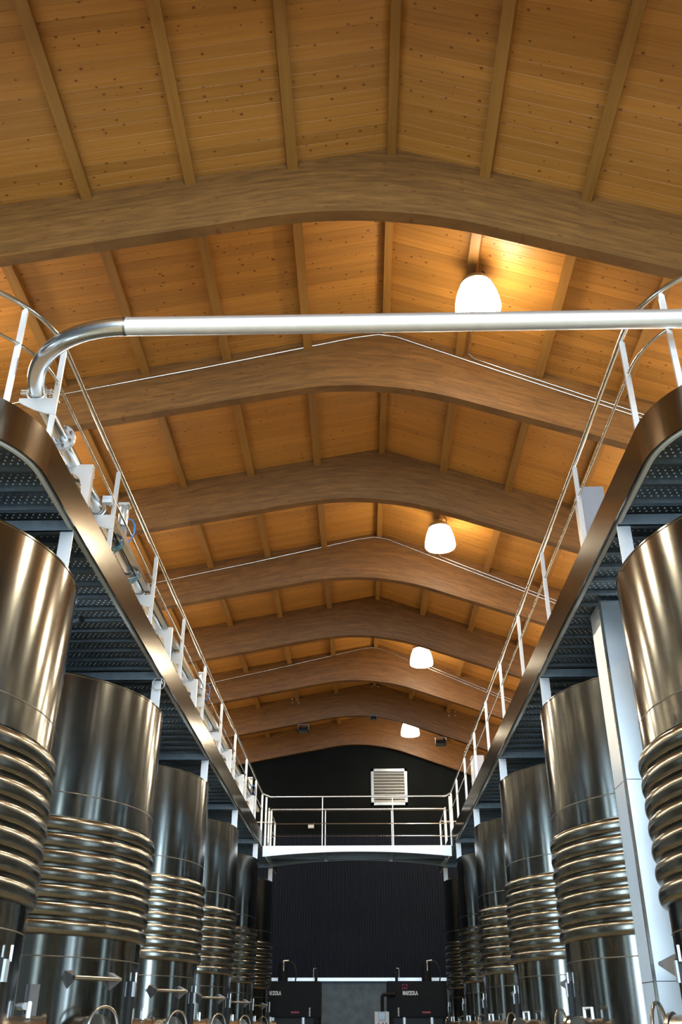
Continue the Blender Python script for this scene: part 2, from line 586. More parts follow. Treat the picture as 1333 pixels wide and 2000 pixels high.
for k in range(8):
    tag(link('roof_beam', bme, None, (0, BY[k], 0)), blab[k], 'beam', 'curved roof beams')

# bolt plates on the seventh beam
for (x, z) in ((-2.07, 9.02 - 0.1), (2.85, 8.55 - 0.08), (0.45, 9.36)):
    pb = empty('bolt_group', (x, BY[6], z))
    for dx in (-0.1, 0.1):
        for dz in ((-0.07, 0.05) if abs(x - 0.45) > 0.1 else (0.0,)):
            MB().tube([(dx, 0.0, dz), (dx, -0.03, dz)], 0.022, 6).build('bolt', 'satin', pb)
    tag(pb, {-2.07: 'four bolt heads left of the ridge on the seventh roof beam', 2.85: 'four bolt heads right of the ridge on the seventh roof beam', 0.45: 'two bolt heads at the ridge on the seventh roof beam'}[x], 'bolts', 'bolt heads on the seventh beam')

# ------------------------------------------------------------------ hanging lamps
def make_lamp():
    root = empty('pendant_lamp')
    prof_o = [(0.10, 0.485), (0.145, 0.472), (0.185, 0.44), (0.22, 0.39), (0.248, 0.325), (0.272, 0.245), (0.290, 0.16), (0.302, 0.07), (0.303, 0.03), (0.292, 0.008), (0.24, 0.0), (0.12, -0.006), (0.0, -0.008)]
    MB().lathe(prof_o[:-3], 40, cap0=True).build('shade', 'lamp', root, 60)
    MB().lathe(prof_o[-4:-1], 40, cap1=True).build('bottom_diffuser', 'lampdown', root, 60)
    MB().lathe([(0.10, 0.55), (0.13, 0.535), (0.195, 0.49), (0.215, 0.445), (0.218, 0.415), (0.212, 0.415)], 36, cap0=True).build('cap', 'capsteel', root, 40)
    MB().lathe([(0.075, 0.54), (0.075, 0.61), (0.05, 0.63)], 20, cap0=True, cap1=True).build('ballast_housing', 'capsteel', root, 40)
    MB().tube([(-0.04, 0, 0.60), (-0.04, 0, 0.685)], 0.011, 8).build('hanger_rod', 'capsteel', root, 40)
    MB().tube([(0.04, 0, 0.60), (0.04, 0, 0.685)], 0.011, 8).build('hanger_rod', 'capsteel', root, 40)
    MB().tube([(0.12, 0.02, 0.53), (0.16, 0.03, 0.62), (0.13, 0.02, 0.67), (0.10, 0, 0.70)], 0.009, 6).build('supply_cable', 'black', root, 60)
    return root
lamp0 = make_lamp()
LY = [9.40, 16.35, 23.2, 30.0]
llab = ['nearest glowing hanging lamp, its lower part hidden by the steel pipe',
        'second glowing bell lamp, hanging between the third and fourth roof beams',
        'third glowing bell lamp, below the fifth roof beam',
        'farthest and smallest glowing lamp, just above the black gable wall']
for k in range(4):
    o = lamp0 if k == 0 else copy_tree(lamp0)
    o.location = (1.613, LY[k], 8.25)
    tag(o, llab[k], 'lamp', 'hanging lamps in a row')

# unseen lamp rows above the decks; every second lamp added to brighten the ceiling
ords = ('first', 'second', 'third', 'fourth', 'fifth', 'sixth', 'seventh', 'eighth')
for (lx, nm, ys) in ((pl[4], 'left', [9.4, 12.9, 16.35, 19.8, 23.2, 26.6, 30.0]), (pr[3], 'right', [9.4, 12.9, 16.35, 19.8, 23.2, 26.6, 30.0])):
    for k, ly in enumerate(ys):
        o = copy_tree(lamp0)
        o.location = (lx, ly, deck(lx) - 0.82)
        tag(o, '%s lamp from the camera in the unseen row above the %s catwalk' % (ords[k], nm), 'lamp', 'lamps above the %s catwalk' % nm)

# cable conduits on beams two, four, six
for n_, k in enumerate((1, 3, 5)):
    yb = BY[k] - 0.014
    c = empty('cable_conduit', (0, 0, 0))
    MB().tube([(-6.4, yb, 7.89), (-2.335, yb, 8.786), (-0.05, yb, 9.325), (0.34, yb, 9.385), (0.62, yb, 9.33), (2.33, yb, 8.56), (3.98, yb, 7.83), (5.6, yb, 7.10)], 0.013, 8).build('conduit_tube', 'rail', c, 60)
    MB().tube([(1.70, LY[n_] + 0.15, deck(1.70) - 0.05), (1.70, yb - 0.10, deck(1.70) - 0.06), (1.70, yb - 0.02, deck(1.70) - 0.10), (1.71, yb, 8.98), (1.78, yb, 8.885), (2.33, yb, 8.635), (3.98, yb, 7.905), (5.6, yb, 7.175)], 0.013, 8).build('branch_tube', 'rail', c, 60)
    tag(c, ['thin steel conduit along the roof beam just below the big pipe', 'thin steel conduit along the roof beam behind the second lamp', 'thin steel conduit along the roof beam behind the third lamp'][n_], 'conduit', 'conduits along the roof beams')

# small floodlights hung under beam seven
for (x, z, lab) in ((-1.80, 7.98, 'small switched-off floodlight under the seventh beam, left of the farthest lamp'),
                    (2.455, 7.55, 'small switched-off floodlight under the seventh beam, right of the farthest lamp'),
                    (0.39, 8.33, 'small fitting at the middle of the seventh beam, under the ridge')):
    s_ = 0.6 if abs(x - 0.39) < 0.01 else 1.0
    fl = empty('floodlight', (x, 28.28, z))
    MB().prism([(-0.07 * s_, -0.04), (0.09 * s_, -0.09 * s_), (0.10 * s_, 0.02), (-0.04 * s_, 0.07 * s_)], -0.16 * s_, 0.16 * s_, 'x').build('housing', 'press', fl)
    MB().prism([(-0.072 * s_, -0.045), (0.088 * s_, -0.095 * s_), (0.088 * s_, -0.100 * s_), (-0.076 * s_, -0.05)], -0.14 * s_, 0.14 * s_, 'x').build('front_glass', 'plastic_dark', fl)
    MB().box(-0.17 * s_, -0.16 * s_, -0.02, 0.02, -0.02, 0.16 * s_).box(0.16 * s_, 0.17 * s_, -0.02, 0.02, -0.02, 0.16 * s_).box(-0.17 * s_, 0.17 * s_, -0.02, 0.02, 0.15 * s_, 0.16 * s_).build('yoke', 'capsteel', fl)
    tag(fl, lab, 'floodlight', 'fittings under the seventh beam')

# ------------------------------------------------------------------ catwalks
FZ0, FZ1 = 3.65, 3.98
PY = [5.965 + 1.935 * k for k in range(11)]        # railing posts
SYC = [6.85 + 3.87 * k for k in range(6)]          # tank centres
YEND = 27.4
RC = 0.85

def edge_path(sx, x0, y0, off=0.0, n=14, x_end=None):
    """plan path from the near wall end round the corner, along the aisle; sx = -1 left, +1 right; off = inset into the catwalk"""
    r = RC - off
    cx = x0 + sx * RC
    pts = []
    pts.append((x_end, y0 - r))
    for k in range(n + 1):
        th = math.pi / 2 * (1 - k / n)
        pts.append((cx - sx * r * math.cos(th), y0 - r * math.sin(th)))
    return pts

def catwalk(side):
    sx = -1 if side == 'left' else 1
    x0 = -2.385 if side == 'left' else 2.125
    y0 = 5.96 if side == 'left' else 5.89
    xw = XL if side == 'left' else XR
    root = empty('catwalk', (x0, 16.0, FZ0))
    inv = Vector((x0, 16.0, FZ0))
    def put(mb, name, mat, smooth=None):
        mb.v = [(a - inv.x, b_ - inv.y, c_ - inv.z) for a, b_, c_ in mb.v]
        return mb.build(name, mat, root, smooth)
    path = edge_path(sx, x0, y0, 0.0, 14, xw)
    th = 0.010 * (1 if side == 'left' else -1)
    # fascia in sheets
    cuts = [y0 - 0.001, 9.75, 13.6, 17.5, 21.3, YEND]
    put(MB().ribbon(path, FZ0, FZ1, th), 'fascia_sheet', 'fascia', 30)
    for k in range(len(cuts) - 1):
        put(MB().ribbon([(x0, cuts[k]), (x0, cuts[k+1] - 0.004)], FZ0, FZ1, th), 'fascia_sheet', 'fascia')
    # bottom lip
    lip = edge_path(sx, x0, y0, 0.035, 14, xw) + [(x0 + sx * 0.035, YEND)]
    put(MB().ribbon(lip, FZ0 - 0.005, FZ0 + 0.03, (0.03 if side == 'left' else -0.03)), 'bottom_lip', 'lip', 30)
    # planks
    y = 5.16
    meshes = {}
    while y < YEND - 0.3:
        yc = y + 0.15
        xin = x0 + sx * 0.07
        if y < y0:
            dd = y0 - (y - 0.0)
            dd = min(dd, RC - 0.08)
            xin = x0 + sx * (RC - math.sqrt(max((RC - 0.075) ** 2 - dd * dd, 0.0)))
        L = round(abs(xw - xin) - 0.01, 3)
        if L not in meshes:
            meshes[L] = plank_mesh(L)
        o = link('deck_plank', meshes[L], root, (xin - inv.x, y - inv.y, 3.80 - inv.z))
        if sx < 0:
            o.rotation_euler = (0, 0, math.pi)
            o.location.y += 0.298
        y += 0.305
    # cross beams at each tank
    for yc in SYC:
        xa, xb = sorted((x0 + sx * 0.04, xw))
        put(MB().box(xa, xb, yc - 0.03, yc - 0.022, 3.63, 3.745).box(xa, xb, yc - 0.03, yc + 0.03, 3.737, 3.745).box(xa, xb, yc - 0.03, yc + 0.03, 3.63, 3.638), 'crossbeam', 'galv')
        # hanger strut between the deck edge and the tank
        xs = x0 + sx * 0.09
        hw = 0.056
        put(MB().box(xs - hw, xs + hw, yc - 0.006, yc + 0.006, 3.275, 3.66), 'strut', 'satin')
        put(MB().prism([(xs + hw * math.cos(a * math.pi / 10), yc + 0.006 + 0.05 * math.sin(a * math.pi / 10)) for a in range(11)], 3.62, 3.635, 'z'), 'strut_cap', 'satin')
    # a diagonal brace under the deck
    for yc in SYC[1:4]:
        put(MB().tube([(x0 + sx * 0.5, yc - 1.9, 3.66), (x0 + sx * 3.0, yc - 0.2, 3.66)], 0.04, 8), 'deck_brace', 'black', 40)
    # railing
    rp = [(a, b_, 4.90) for a, b_ in edge_path(sx, x0 + sx * 0.04, y0 + 0.0, 0.0, 14, xw)]
    xr = x0 + sx * 0.04
    rp += [(xr, 22.95, 4.90)]
    put(MB().tube(rp, 0.0215, 12), 'handrail', 'rail', 50)
    put(MB().tube([(xr, 24.75, 4.9), (xr, 26.5, 4.9), (xr + sx * 0.03, 26.57, 4.9), (xr + sx * 0.1, 26.6, 4.9), (xw, 26.6, 4.9)], 0.0215, 10), 'handrail', 'rail', 50)
    mp_ = [(a, b_, 4.53) for a, b_ in edge_path(sx, x0 + sx * 0.04, y0, 0.0, 14, xw)] + [(xr, 22.95, 4.53)]
    put(MB().tube(mp_, 0.0125, 8), 'mid_rail', 'rail', 50)
    put(MB().tube([(xr, 24.75, 4.5), (xr, 26.6, 4.5), (xw, 26.6, 4.5)], 0.0125, 8), 'mid_rail', 'rail', 50)
    def post(px, py):
        put(MB().prism([(px - 0.022, FZ0 + 0.1), (px + 0.022, FZ0 + 0.1), (px + 0.022, 4.86), (px + 0.004, 4.895), (px - 0.022, 4.86)] if side == 'left' else
                       [(px - 0.022, FZ0 + 0.1), (px + 0.022, FZ0 + 0.1), (px + 0.022, 4.86), (px - 0.004, 4.895), (px - 0.022, 4.86)], py - 0.010, py + 0.010), 'post', 'satin')
    for k in range(9):
        post(xr, PY[k])
    post(xr, 22.95)
    for th_ in (37, 75):
        a = math.radians(th_)
        cx = x0 + sx * RC
        r = RC - 0.04
        post(cx - sx * r * math.cos(a), y0 - r * math.sin(a))
    post(xr, 24.78)
    post(xr, 26.55)
    for k in range(1, 4):
        post(xr + sx * 1.3 * k, 26.6)
    return root, put, x0, xr

def plank_mesh(L):
    mb = MB()
    W = 0.298
    mb.box(0, L, 0.0, W, 0.0, 0.003)                      # web
    mb.box(0, L, 0.0, 0.003, -0.05, 0.0).box(0, L, W - 0.003, W, -0.05, 0.0)
    mb.box(0, L, 0.003, 0.022, -0.05, -0.047).box(0, L, W - 0.022, W - 0.003, -0.05, -0.047)
    nplate = len(mb.f)
    rows = 5
    for i in range(rows):
        yy = 0.052 + i * (W - 0.104) / (rows - 1)
        x = 0.05 + (0.028 if i % 2 else 0.0)
        while x < L - 0.03:
            i0 = len(mb.v)
            for j in range(6):
                a = j * math.pi / 3
                mb.v.append((x + 0.0095 * math.cos(a), yy + 0.0095 * math.sin(a), 0.0))
            for j in range(6):
                a = j * math.pi / 3
                mb.v.append((x + 0.005 * math.cos(a), yy + 0.005 * math.sin(a), -0.008))
            for j in range(6):
                k = (j + 1) % 6
                mb.f.append((i0 + j, i0 + 6 + j, i0 + 6 + k, i0 + k))
            mb.f.append(tuple(i0 + 6 + j for j in range(6)))
            x += 0.056
    me = D.meshes.new('deck_plank')
    me.from_pydata(mb.v, [], mb.f)
    me.materials.append(M['galv'])
    me.materials.append(M['nub'])
    me.materials.append(M['bounce_top'])
    idx = np.zeros(len(mb.f), dtype=np.int32)
    idx[nplate:] = 1
    idx[1] = 2                                            # unseen walking side made pale to bounce lamp light up to the ceiling
    me.polygons.foreach_set('material_index', idx)
    return me

cw_l, put_l, xl0, xlr = catwalk('left')
tag(cw_l, 'stainless catwalk on the left with brackets carrying the steel pipe', 'catwalk')
cw_r, put_r, xr0, xrr = catwalk('right')
tag(cw_r, 'stainless catwalk on the right with plain two-bar railing', 'catwalk')

# pipe brackets on the left catwalk
for k in range(0, 9):
    yy = PY[k]
    put_l(MB().prism([(-2.40, 4.372), (-2.40, 4.215), (-2.47, 4.222), (-2.58, 4.262), (-2.66, 4.305), (-2.71, 4.335), (-2.71, 4.372)], yy - 0.022, yy - 0.010), 'pipe_bracket', 'satin')
    put_l(MB().box(-2.71, -2.40, yy - 0.010, yy + 0.04, 4.364, 4.372), 'bracket_shelf', 'satin')
for yy in (7.02, 10.94, 12.96, 16.93, 18.89, 20.85):
    put_l(MB().prism([(-2.40, 3.97), (-2.40, 4.415), (-2.75, 4.415), (-2.75, 4.335), (-2.60, 4.33), (-2.545, 4.31), (-2.505, 4.27), (-2.48, 4.20), (-2.47, 4.12), (-2.465, 3.97)], yy - 0.006, yy + 0.006), 'saddle_bracket', 'satin')
    put_l(MB().box(-2.40, -2.394, yy - 0.006, yy + 0.05, 3.99, 4.415), 'saddle_flange', 'satin')

# ------------------------------------------------------------------ bridge across the aisle
br = empty('bridge', (-0.1, 23.8, 3.6))
def putb(mb, name, mat, smooth=None):
    mb.v = [(a + 0.1, b_ - 23.8, c_ - 3.6) for a, b_, c_ in mb.v]
    return mb.build(name, mat, br, smooth)
bx0, bx1 = -2.375, 2.115
def arch(zt, ze, zm):
    pts = [(bx0, zt), (bx1, zt)]
    for k in range(21):
        t = k / 20
        x = bx1 + (bx0 - bx1) * t
        pts.append((x, ze + (zm - ze) * (1 - (2 * t - 1) ** 2)))
    return pts
putb(MB().prism(arch(3.69, 3.445, 3.557), 23.0, 23.012), 'front_girder', 'satin')
putb(MB().prism(arch(3.72, 3.445, 3.60), 24.70, 24.712), 'rear_girder', 'fascia')
for k in range(9):
    z = 3.715 + k * 0.022
    putb(MB().box(bx0, bx1, 24.66, 24.668, z, z + 0.010), 'toe_slat', 'satin')
for x in (-1.65, -0.11, 1.42):
    putb(MB().box(x - 0.008, x + 0.008, 24.655, 24.66, 3.69, 3.92), 'toe_upright', 'satin')
for k in range(6):
    yk = 23.02 + k * 0.28
    putb(MB().box(bx0, bx1, yk, yk + 0.272, 3.675, 3.68).box(bx0, bx1, yk, yk + 0.004, 3.64, 3.675).box(bx0, bx1, yk + 0.268, yk + 0.272, 3.64, 3.675), 'deck_plank', 'galv')
for x in (-0.93, 0.72):
    putb(MB().box(x - 0.04, x + 0.04, 23.012, 24.70, 3.60, 3.64), 'crossbeam', 'galv')
for (yy, xs) in ((23.0, (-2.33, -0.96, 0.745, 2.13)), (24.72, (-2.36, -0.953, 0.765, 2.145))):
    zr = 4.80 if yy < 24 else 4.86
    zr = 4.83 if yy < 24 else 4.87
    xe0, xe1 = xs[0], xs[3]
    if yy < 24:
        putb(MB().tube([(xlr, yy - 0.05, 4.9), (xe0 + 0.10, yy, zr), (xe1 - 0.10, yy, zr), (xrr, yy - 0.05, 4.9)], 0.0215, 10), 'handrail', 'rail', 50)
    else:
        putb(MB().tube([(xe0, yy, zr), (xe1, yy, zr)], 0.0215, 10), 'handrail', 'rail', 50)
    putb(MB().tube([(xe0, yy, 4.50), (xe1, yy, 4.50)], 0.006, 6), 'mid_rail', 'rail', 50)
    putb(MB().tube([(xe0, yy, 4.20), (xe1, yy, 4.20)], 0.006, 6), 'mid_rail', 'rail', 50)
    for j, x in enumerate(xs):
        wp = 0.022 if j in (0, 3) else 0.011
        putb(MB().box(x - wp, x + wp, yy + 0.014, yy + 0.034, 3.69, zr), 'post', 'satin')
tag(br, 'stainless footbridge with arched girder joining the two catwalks', 'bridge')

# ------------------------------------------------------------------ steel pipe over the aisle and along the left catwalk
pp = empty('steel_pipe', (-1.7, 5.20, 4.44))
def putp(mb, name, mat, smooth=50, parent=pp):
    mb.v = [(a + 1.7, b_ - 5.20, c_ - 4.44) for a, b_, c_ in mb.v]
    return mb.build(name, mat, parent, smooth)
PXL, PYC, PZ, PR = -2.585, 5.185, 4.445, 0.069
putp(MB().tube([(-1.69, PYC, PZ), (XR - 0.01, PYC, PZ)], PR, 28), 'cross_pipe', 'pipe')
er = 0.895
el = [(-1.69 - er * math.sin(a), PYC + er * (1 - math.cos(a)), PZ) for a in [math.pi / 2 * k / 18 for k in range(19)]]
putp(MB().tube(el, PR - 0.001, 28), 'elbow', 'elbow')
putp(MB().tube([(-1.70, PYC, PZ), (-1.682, PYC, PZ)], PR + 0.002, 28), 'weld_ring', 'weld')
putp(MB().tube([(PXL, PYC + er, PZ), (PXL, 6.62, PZ)], PR, 24), 'straight_pipe', 'elbow')
for (ya, yb) in ((6.64, 7.25), (7.29, 8.45), (8.60, 9.25), (9.35, 11.6), (11.75, 13.5), (13.65, 17.5), (17.65, 21.8)):
    putp(MB().tube([(PXL, ya, PZ), (PXL, yb, PZ)], PR - 0.004, 20), 'straight_pipe', 'elbow')
for yy in (7.27, 8.50, 8.56, 9.30, 11.65, 11.7, 13.57, 17.57):
    putp(MB().tube([(PXL, yy - 0.035, PZ), (PXL, yy + 0.035, PZ)], PR + 0.012, 20), 'coupling', 'weld')
for yy in (6.615, 6.637):
    fo = putp(MB().tube([(PXL, yy, PZ), (PXL, yy + 0.020, PZ)], 0.125, 32), 'flange', 'satin')
    if yy < 6.62:
        for k in range(8):
            a = (k + 0.5) * math.pi / 4
            putp(MB().tube([(PXL + 0.100 * math.cos(a), yy - 0.022, PZ + 0.100 * math.sin(a)), (PXL + 0.100 * math.cos(a), yy + 0.001, PZ + 0.100 * math.sin(a))], 0.014, 6), 'bolt', 'weld', None, fo)
for yy in [PY[0] - 0.0, 7.27, PY[1], PY[2], PY[3], PY[4], PY[5]]:
    cl_ = MB()
    ring = [(PXL + (PR + 0.008) * math.cos(a), yy, PZ + (PR + 0.008) * math.sin(a)) for a in [2 * math.pi * k / 24 for k in range(25)]]
    cl_.tube(ring, 0.009, 6)
    er_ = 0.06 if yy < 7.9 else 0.012
    cl_.box(PXL + PR + 0.005, PXL + PR + er_, yy - 0.012, yy + 0.012, PZ - 0.018, PZ - 0.010).box(PXL + PR + 0.005, PXL + PR + er_, yy - 0.012, yy + 0.012, PZ + 0.010, PZ + 0.018)
    cl_.box(PXL - PR - 0.06, PXL - PR - 0.005, yy - 0.012, yy + 0.012, PZ - 0.018, PZ - 0.010).box(PXL - PR - 0.06, PXL - PR - 0.005, yy - 0.012, yy + 0.012, PZ + 0.010, PZ + 0.018)
    if yy < 7.9:
        cl_.tube([(PXL + PR + 0.04, yy, PZ - 0.03), (PXL + PR + 0.04, yy, PZ + 0.03)], 0.007, 6)
    putp(cl_, 'clamp', 'satin', 40)
tag(pp, 'thick stainless pipe crossing the aisle and bending along the left catwalk', 'pipe')

# cable tray along the left railing
ct = MB()
ct.box(-2.510, -2.449, 7.92, 22.6, 4.395, 4.400).box(-2.453, -2.449, 7.92, 22.6, 4.400, 4.455).box(-2.510, -2.506, 7.92, 22.6, 4.400, 4.455)
ct.box(-2.462, -2.449, 7.92, 22.6, 4.455, 4.459)
tag(ct.build('cable_tray', 'fascia'), 'long narrow steel cable tray behind the left railing posts', 'cable tray')

# pneumatic actuators above the pipe
def make_actuator(full=True):
    root = empty('valve_actuator')
    MB().lathe([(0.050, 0.0), (0.052, 0.004), (0.052, 0.236), (0.050, 0.24)], 24, cap0=True, cap1=True).build('cylinder', 'alu', root, 40)
    MB().box(-0.058, 0.058, -0.058, 0.058, 0.24, 0.262).build('end_plate', 'alu', root)
    MB().box(-0.045, 0.045, -0.045, 0.045, -0.14, -0.03).build('valve_body', 'plastic', root)
    MB().tube([(0, 0, -0.04), (0, 0, 0.01)], 0.03, 12).build('stem', 'weld', root, 40)
    MB().tube([(0.03, -0.05, -0.02), (0.05, -0.075, -0.02)], 0.012, 8).build('air_fitting', 'alu', root, 40)
    MB().tube([(0.05, 0.02, 0.10), (0.09, 0.03, 0.09), (0.125, 0.03, 0.03), (0.13, 0.03, -0.06), (0.11, 0.02, -0.14), (0.07, 0.02, -0.19)], 0.008, 8).build('air_hose', 'blue', root, 60)
    return root
act = make_actuator()
for k, (yy, zz, lab) in enumerate(((8.62, 4.64, 'nearest white pneumatic valve cylinder with blue hose on the left catwalk'),
                                   (14.1, 4.64, 'middle white pneumatic valve cylinder with blue hose on the left catwalk'),
                                   (21.2, 4.62, 'farthest white pneumatic valve cylinder on the left catwalk, near the bridge'))):
    o = act if k == 0 else copy_tree(act)
    o.location = (-2.53, yy, zz)
    tag(o, lab, 'valve', 'valve cylinders on the left catwalk')
# white sensor block beside the pipe and the wiring below the tray
sb = empty('sensor_block', (-2.46, 7.78, 4.47))
MB().box(-0.045, 0.045, -0.03, 0.03, -0.03, 0.015).build('housing', 'white', sb)
MB().box(-0.045, 0.045, -0.03, 0.03, 0.018, 0.045).build('lid', 'white', sb)
MB().tube([(0.03, 0, -0.03), (0.035, 0.0, -0.06)], 0.01, 8).build('cable_gland', 'plastic', sb, 40)
tag(sb, 'small white sensor box on the pipe beside the second left railing post', 'sensor')
for k, (yy, lab) in enumerate(((8.52, 'bundle of blue and green wires under the left cable tray, nearest'), (9.30, 'loop of blue and yellow wires round the pipe on the left catwalk'))):
    wb_ = empty('wire_bundle', (-2.53, yy, 4.40))
    for j in range(5):
        a0 = -0.04 + 0.02 * j
        MB().tube([(0.04, a0, 0.02), (0.05, a0, -0.05), (0.0 - 0.01 * j, a0 + 0.01, -0.085 - 0.006 * j), (-0.07, a0, -0.08)], 0.006, 6).build('wire', ('blue', 'yellow', 'blue', 'yellow', 'blue')[j], wb_, 60)
    for j in range(4):
        MB().tube([(0.045, -0.04 + 0.025 * j, 0.0), (0.06, -0.04 + 0.025 * j, -0.015)], 0.011, 8).build('connector', 'alu', wb_, 40)
    tag(wb_, lab, 'wires', 'wiring on the left catwalk')

# control boxes on the right catwalk
def make_box():
    root = empty('control_box')
    MB().box(0.0, 0.235, 0.02, 0.30, 0.0, 0.70).build('housing', 'plastic_steel', root)
    MB().box(-0.012, 0.0, 0.03, 0.29, 0.01, 0.69).build('door', 'satin', root)
    for k in range(6):
        MB().tube([(-0.012, 0.05, 0.06 + 0.11 * k), (-0.045, 0.05, 0.06 + 0.11 * k)], 0.012, 6).build('cable_gland', 'satin', root, 40)
    MB().box(0.05, 0.09, 0.1, 0.2, -0.28, 0.0).build('stand', 'satin', root)
    return root
M['plastic_steel'] = simple('dull_box_steel', (0.36, 0.35, 0.37), 0.45, 0.9, noise=0.05, nscale=12)
cb = make_box()
for k, (yy, lab) in enumerate(((8.25, 'near grey steel control box behind the right railing'), (19.2, 'far grey steel control box behind the right railing near the bridge'))):
    o = cb if k == 0 else copy_tree(cb)
    o.location = (2.30, yy, 4.16)
    tag(o, lab, 'control box', 'control boxes on the right catwalk')

# ------------------------------------------------------------------ fermentation tanks
TR = 1.65
ZT = 3.27
def make_tank():
    root = empty('fermentation_tank')
    MB().lathe([(TR, 1.822), (TR, 2.035)], 128).build('shell_course', 'tank', root, 30)
    MB().lathe([(TR, 2.047), (TR, ZT)], 128).build('shell_course', 'tank', root, 30)
    MB().lathe([(TR, 0.556), (TR, 0.728)], 128).build('shell_course', 'tank', root, 30)
    MB().lathe([(TR, -0.85), (TR, 0.545)], 128).build('shell_course', 'tank', root, 30)
    for z in (2.041, 0.5505):
        MB().lathe([(TR - 0.001, z - 0.0060), (TR + 0.0015, z - 0.002), (TR + 0.0015, z + 0.002), (TR - 0.001, z + 0.0060)], 128).build('weld_seam', 'weld', root, 60)
    p = (1.822 - 0.728) / 7
    for k in range(7):
        za = 0.728 + k * p
        pr_ = [(TR - 0.006, za), (TR + 0.004, za + 0.004)]
        for j in range(11):
            a = math.pi * j / 10
            pr_.append((TR + 0.004 + 0.046 * math.sin(a) ** 0.75, za + 0.006 + (p - 0.024) * (0.5 - 0.5 * math.cos(a))))
        pr_ += [(TR + 0.004, za + p - 0.016), (TR - 0.006, za + p - 0.012), (TR - 0.006, za + p)]
        MB().lathe(pr_, 128).build('cooling_coil', 'coil', root, 40)
    MB().lathe([(TR - 0.012, ZT - 0.03), (TR + 0.006, ZT - 0.012), (TR + 0.006, ZT), (TR - 0.004, ZT + 0.008), (TR - 0.03, ZT + 0.012)], 128).build('top_rim', 'tank', root, 40)
    MB().lathe([(TR - 0.03, ZT + 0.008), (1.0, ZT + 0.10), (0.35, ZT + 0.20), (0.30, ZT + 0.20)], 64, cap1=True).build('roof_cone', 'tank', root, 40)
    MB().lathe([(TR, -0.85), (TR - 0.06, -0.93), (0.2, -1.15)], 64, cap1=True).build('bottom_cone', 'tank', root, 40)
    for k in range(4):
        a = math.pi / 4 + k * math.pi / 2
        x, yv = (TR - 0.15) * math.cos(a), (TR - 0.15) * math.sin(a)
        MB().tube([(x, yv, -0.98), (x, yv, ZFL + 0.02)], 0.07, 16).lathe([(0.11, ZFL + 0.02), (0.11, ZFL)], 16, x, yv, True, True).build('leg', 'weld', root, 40)
    # local +x looks at the aisle, local -y is to the left of someone facing the tank
    def at(deg, r, z):
        a = -math.radians(deg)
        return Vector((r * math.cos(a), r * math.sin(a), z))
    # ladder rest bar on two gussets
    a0, a1 = at(40.5, TR + 0.11, 0.375), at(20.0, TR + 0.11, 0.375)
    bar = MB().tube([a0, a1], 0.017, 10).build('rest_bar', 'rail', root, 50)
    for d in (40.0, 20.5):
        q0, q1, q2 = at(d, TR - 0.01, 0.44), at(d, TR - 0.01, 0.27), at(d, TR + 0.125, 0.365)
        q3 = at(d, TR + 0.125, 0.385)
        side = (at(d + 90, 1, 0)) * 0.05
        mb = MB()
        i = 0
        mb.v = [tuple(q0 + side), tuple(q1), tuple(q2), tuple(q3), tuple(q0 - side)]
        mb.f = [(0, 1, 2, 3), (4, 3, 2, 1), (0, 3, 4), (0, 4, 1)]
        mb.build('gusset', 'plastic_steel', bar)
    # level gauge: dark strip with a pale label
    for (w0, w1, zz0, zz1, r0, r1, nm, mt) in ((-0.035, 0.035, -0.35, 0.38, 0.0, 0.035, 'level_gauge', 'black'), (-0.04, 0.02, 0.235, 0.37, 0.036, 0.05, 'gauge_label', 'label')):
        c0 = at(4, 1, 0)
        sd = at(94, 1, 0)
        mb = MB()
        mb.box(TR + r0 - 0.005, TR + r1, w0, w1, zz0, zz1)
        mb.v = [tuple(c0 * x + sd * (-yv) + Vector((0, 0, z))) for x, yv, z in mb.v]
        mb.build(nm, mt, root)
    mb = MB().tube([at(1.5, TR + 0.03, 0.36), at(1.5, TR + 0.03, 0.46)], 0.010, 8)
    mb.build('vent_tube', 'satin', root, 40)
    # main manway with arch handle
    def frame(deg):
        c0 = at(deg, 1, 0)
        sd = at(deg + 90, 1, 0)
        return lambda x, yv, z: tuple(c0 * x + sd * yv + Vector((0, 0, z)))
    F = frame(31)
    mb = MB()
    mb.tube([F(TR - 0.05, 0, -0.20), F(TR + 0.13, 0, -0.20)], 0.255, 36)
    mw = mb.build('manway', 'elbow', root, 40)
    MB().tube([F(TR + 0.131, 0, -0.20), F(TR + 0.155, 0, -0.20)], 0.275, 36).build('manway_door', 'rail', mw, 40)
    arc = [F(TR + 0.24, 0.20 * math.cos(t), -0.20 + 0.335 * max(math.sin(t), 0) ** 0.55) for t in [math.pi * k / 16 for k in range(17)]]
    MB().tube([F(TR + 0.15, 0.20, -0.25)] + arc + [F(TR + 0.15, -0.20, -0.25)], 0.014, 8).build('arch_handle', 'rail', mw, 60)
    MB().tube([F(TR + 0.15, 0.10, -0.10), F(TR + 0.22, 0.10, -0.04)], 0.035, 12).tube([F(TR + 0.15, -0.10, -0.10), F(TR + 0.22, -0.10, -0.04)], 0.035, 12).build('hand_wheel', 'satin', mw, 40)
    # racking door on the other side: short drum with a small cap handle
    F = frame(-20)
    dr = MB().tube([F(TR - 0.05, 0, -0.12), F(TR + 0.20, 0, -0.12)], 0.165, 28).build('racking_door', 'elbow', root, 40)
    MB().tube([F(TR + 0.201, 0, -0.12), F(TR + 0.225, 0, -0.12)], 0.18, 28).build('door_ring', 'rail', dr, 40)
    MB().tube([F(TR + 0.10, -0.07, 0.03), F(TR + 0.10, -0.07, 0.125), F(TR + 0.10, 0.07, 0.125), F(TR + 0.10, 0.07, 0.03)], 0.016, 8).build('lift_handle', 'satin', dr, 40)
    # sampling box low on the shell
    F = frame(52)
    mb = MB().box(TR - 0.01, TR + 0.06, -0.045, 0.045, -0.3, 0.31)
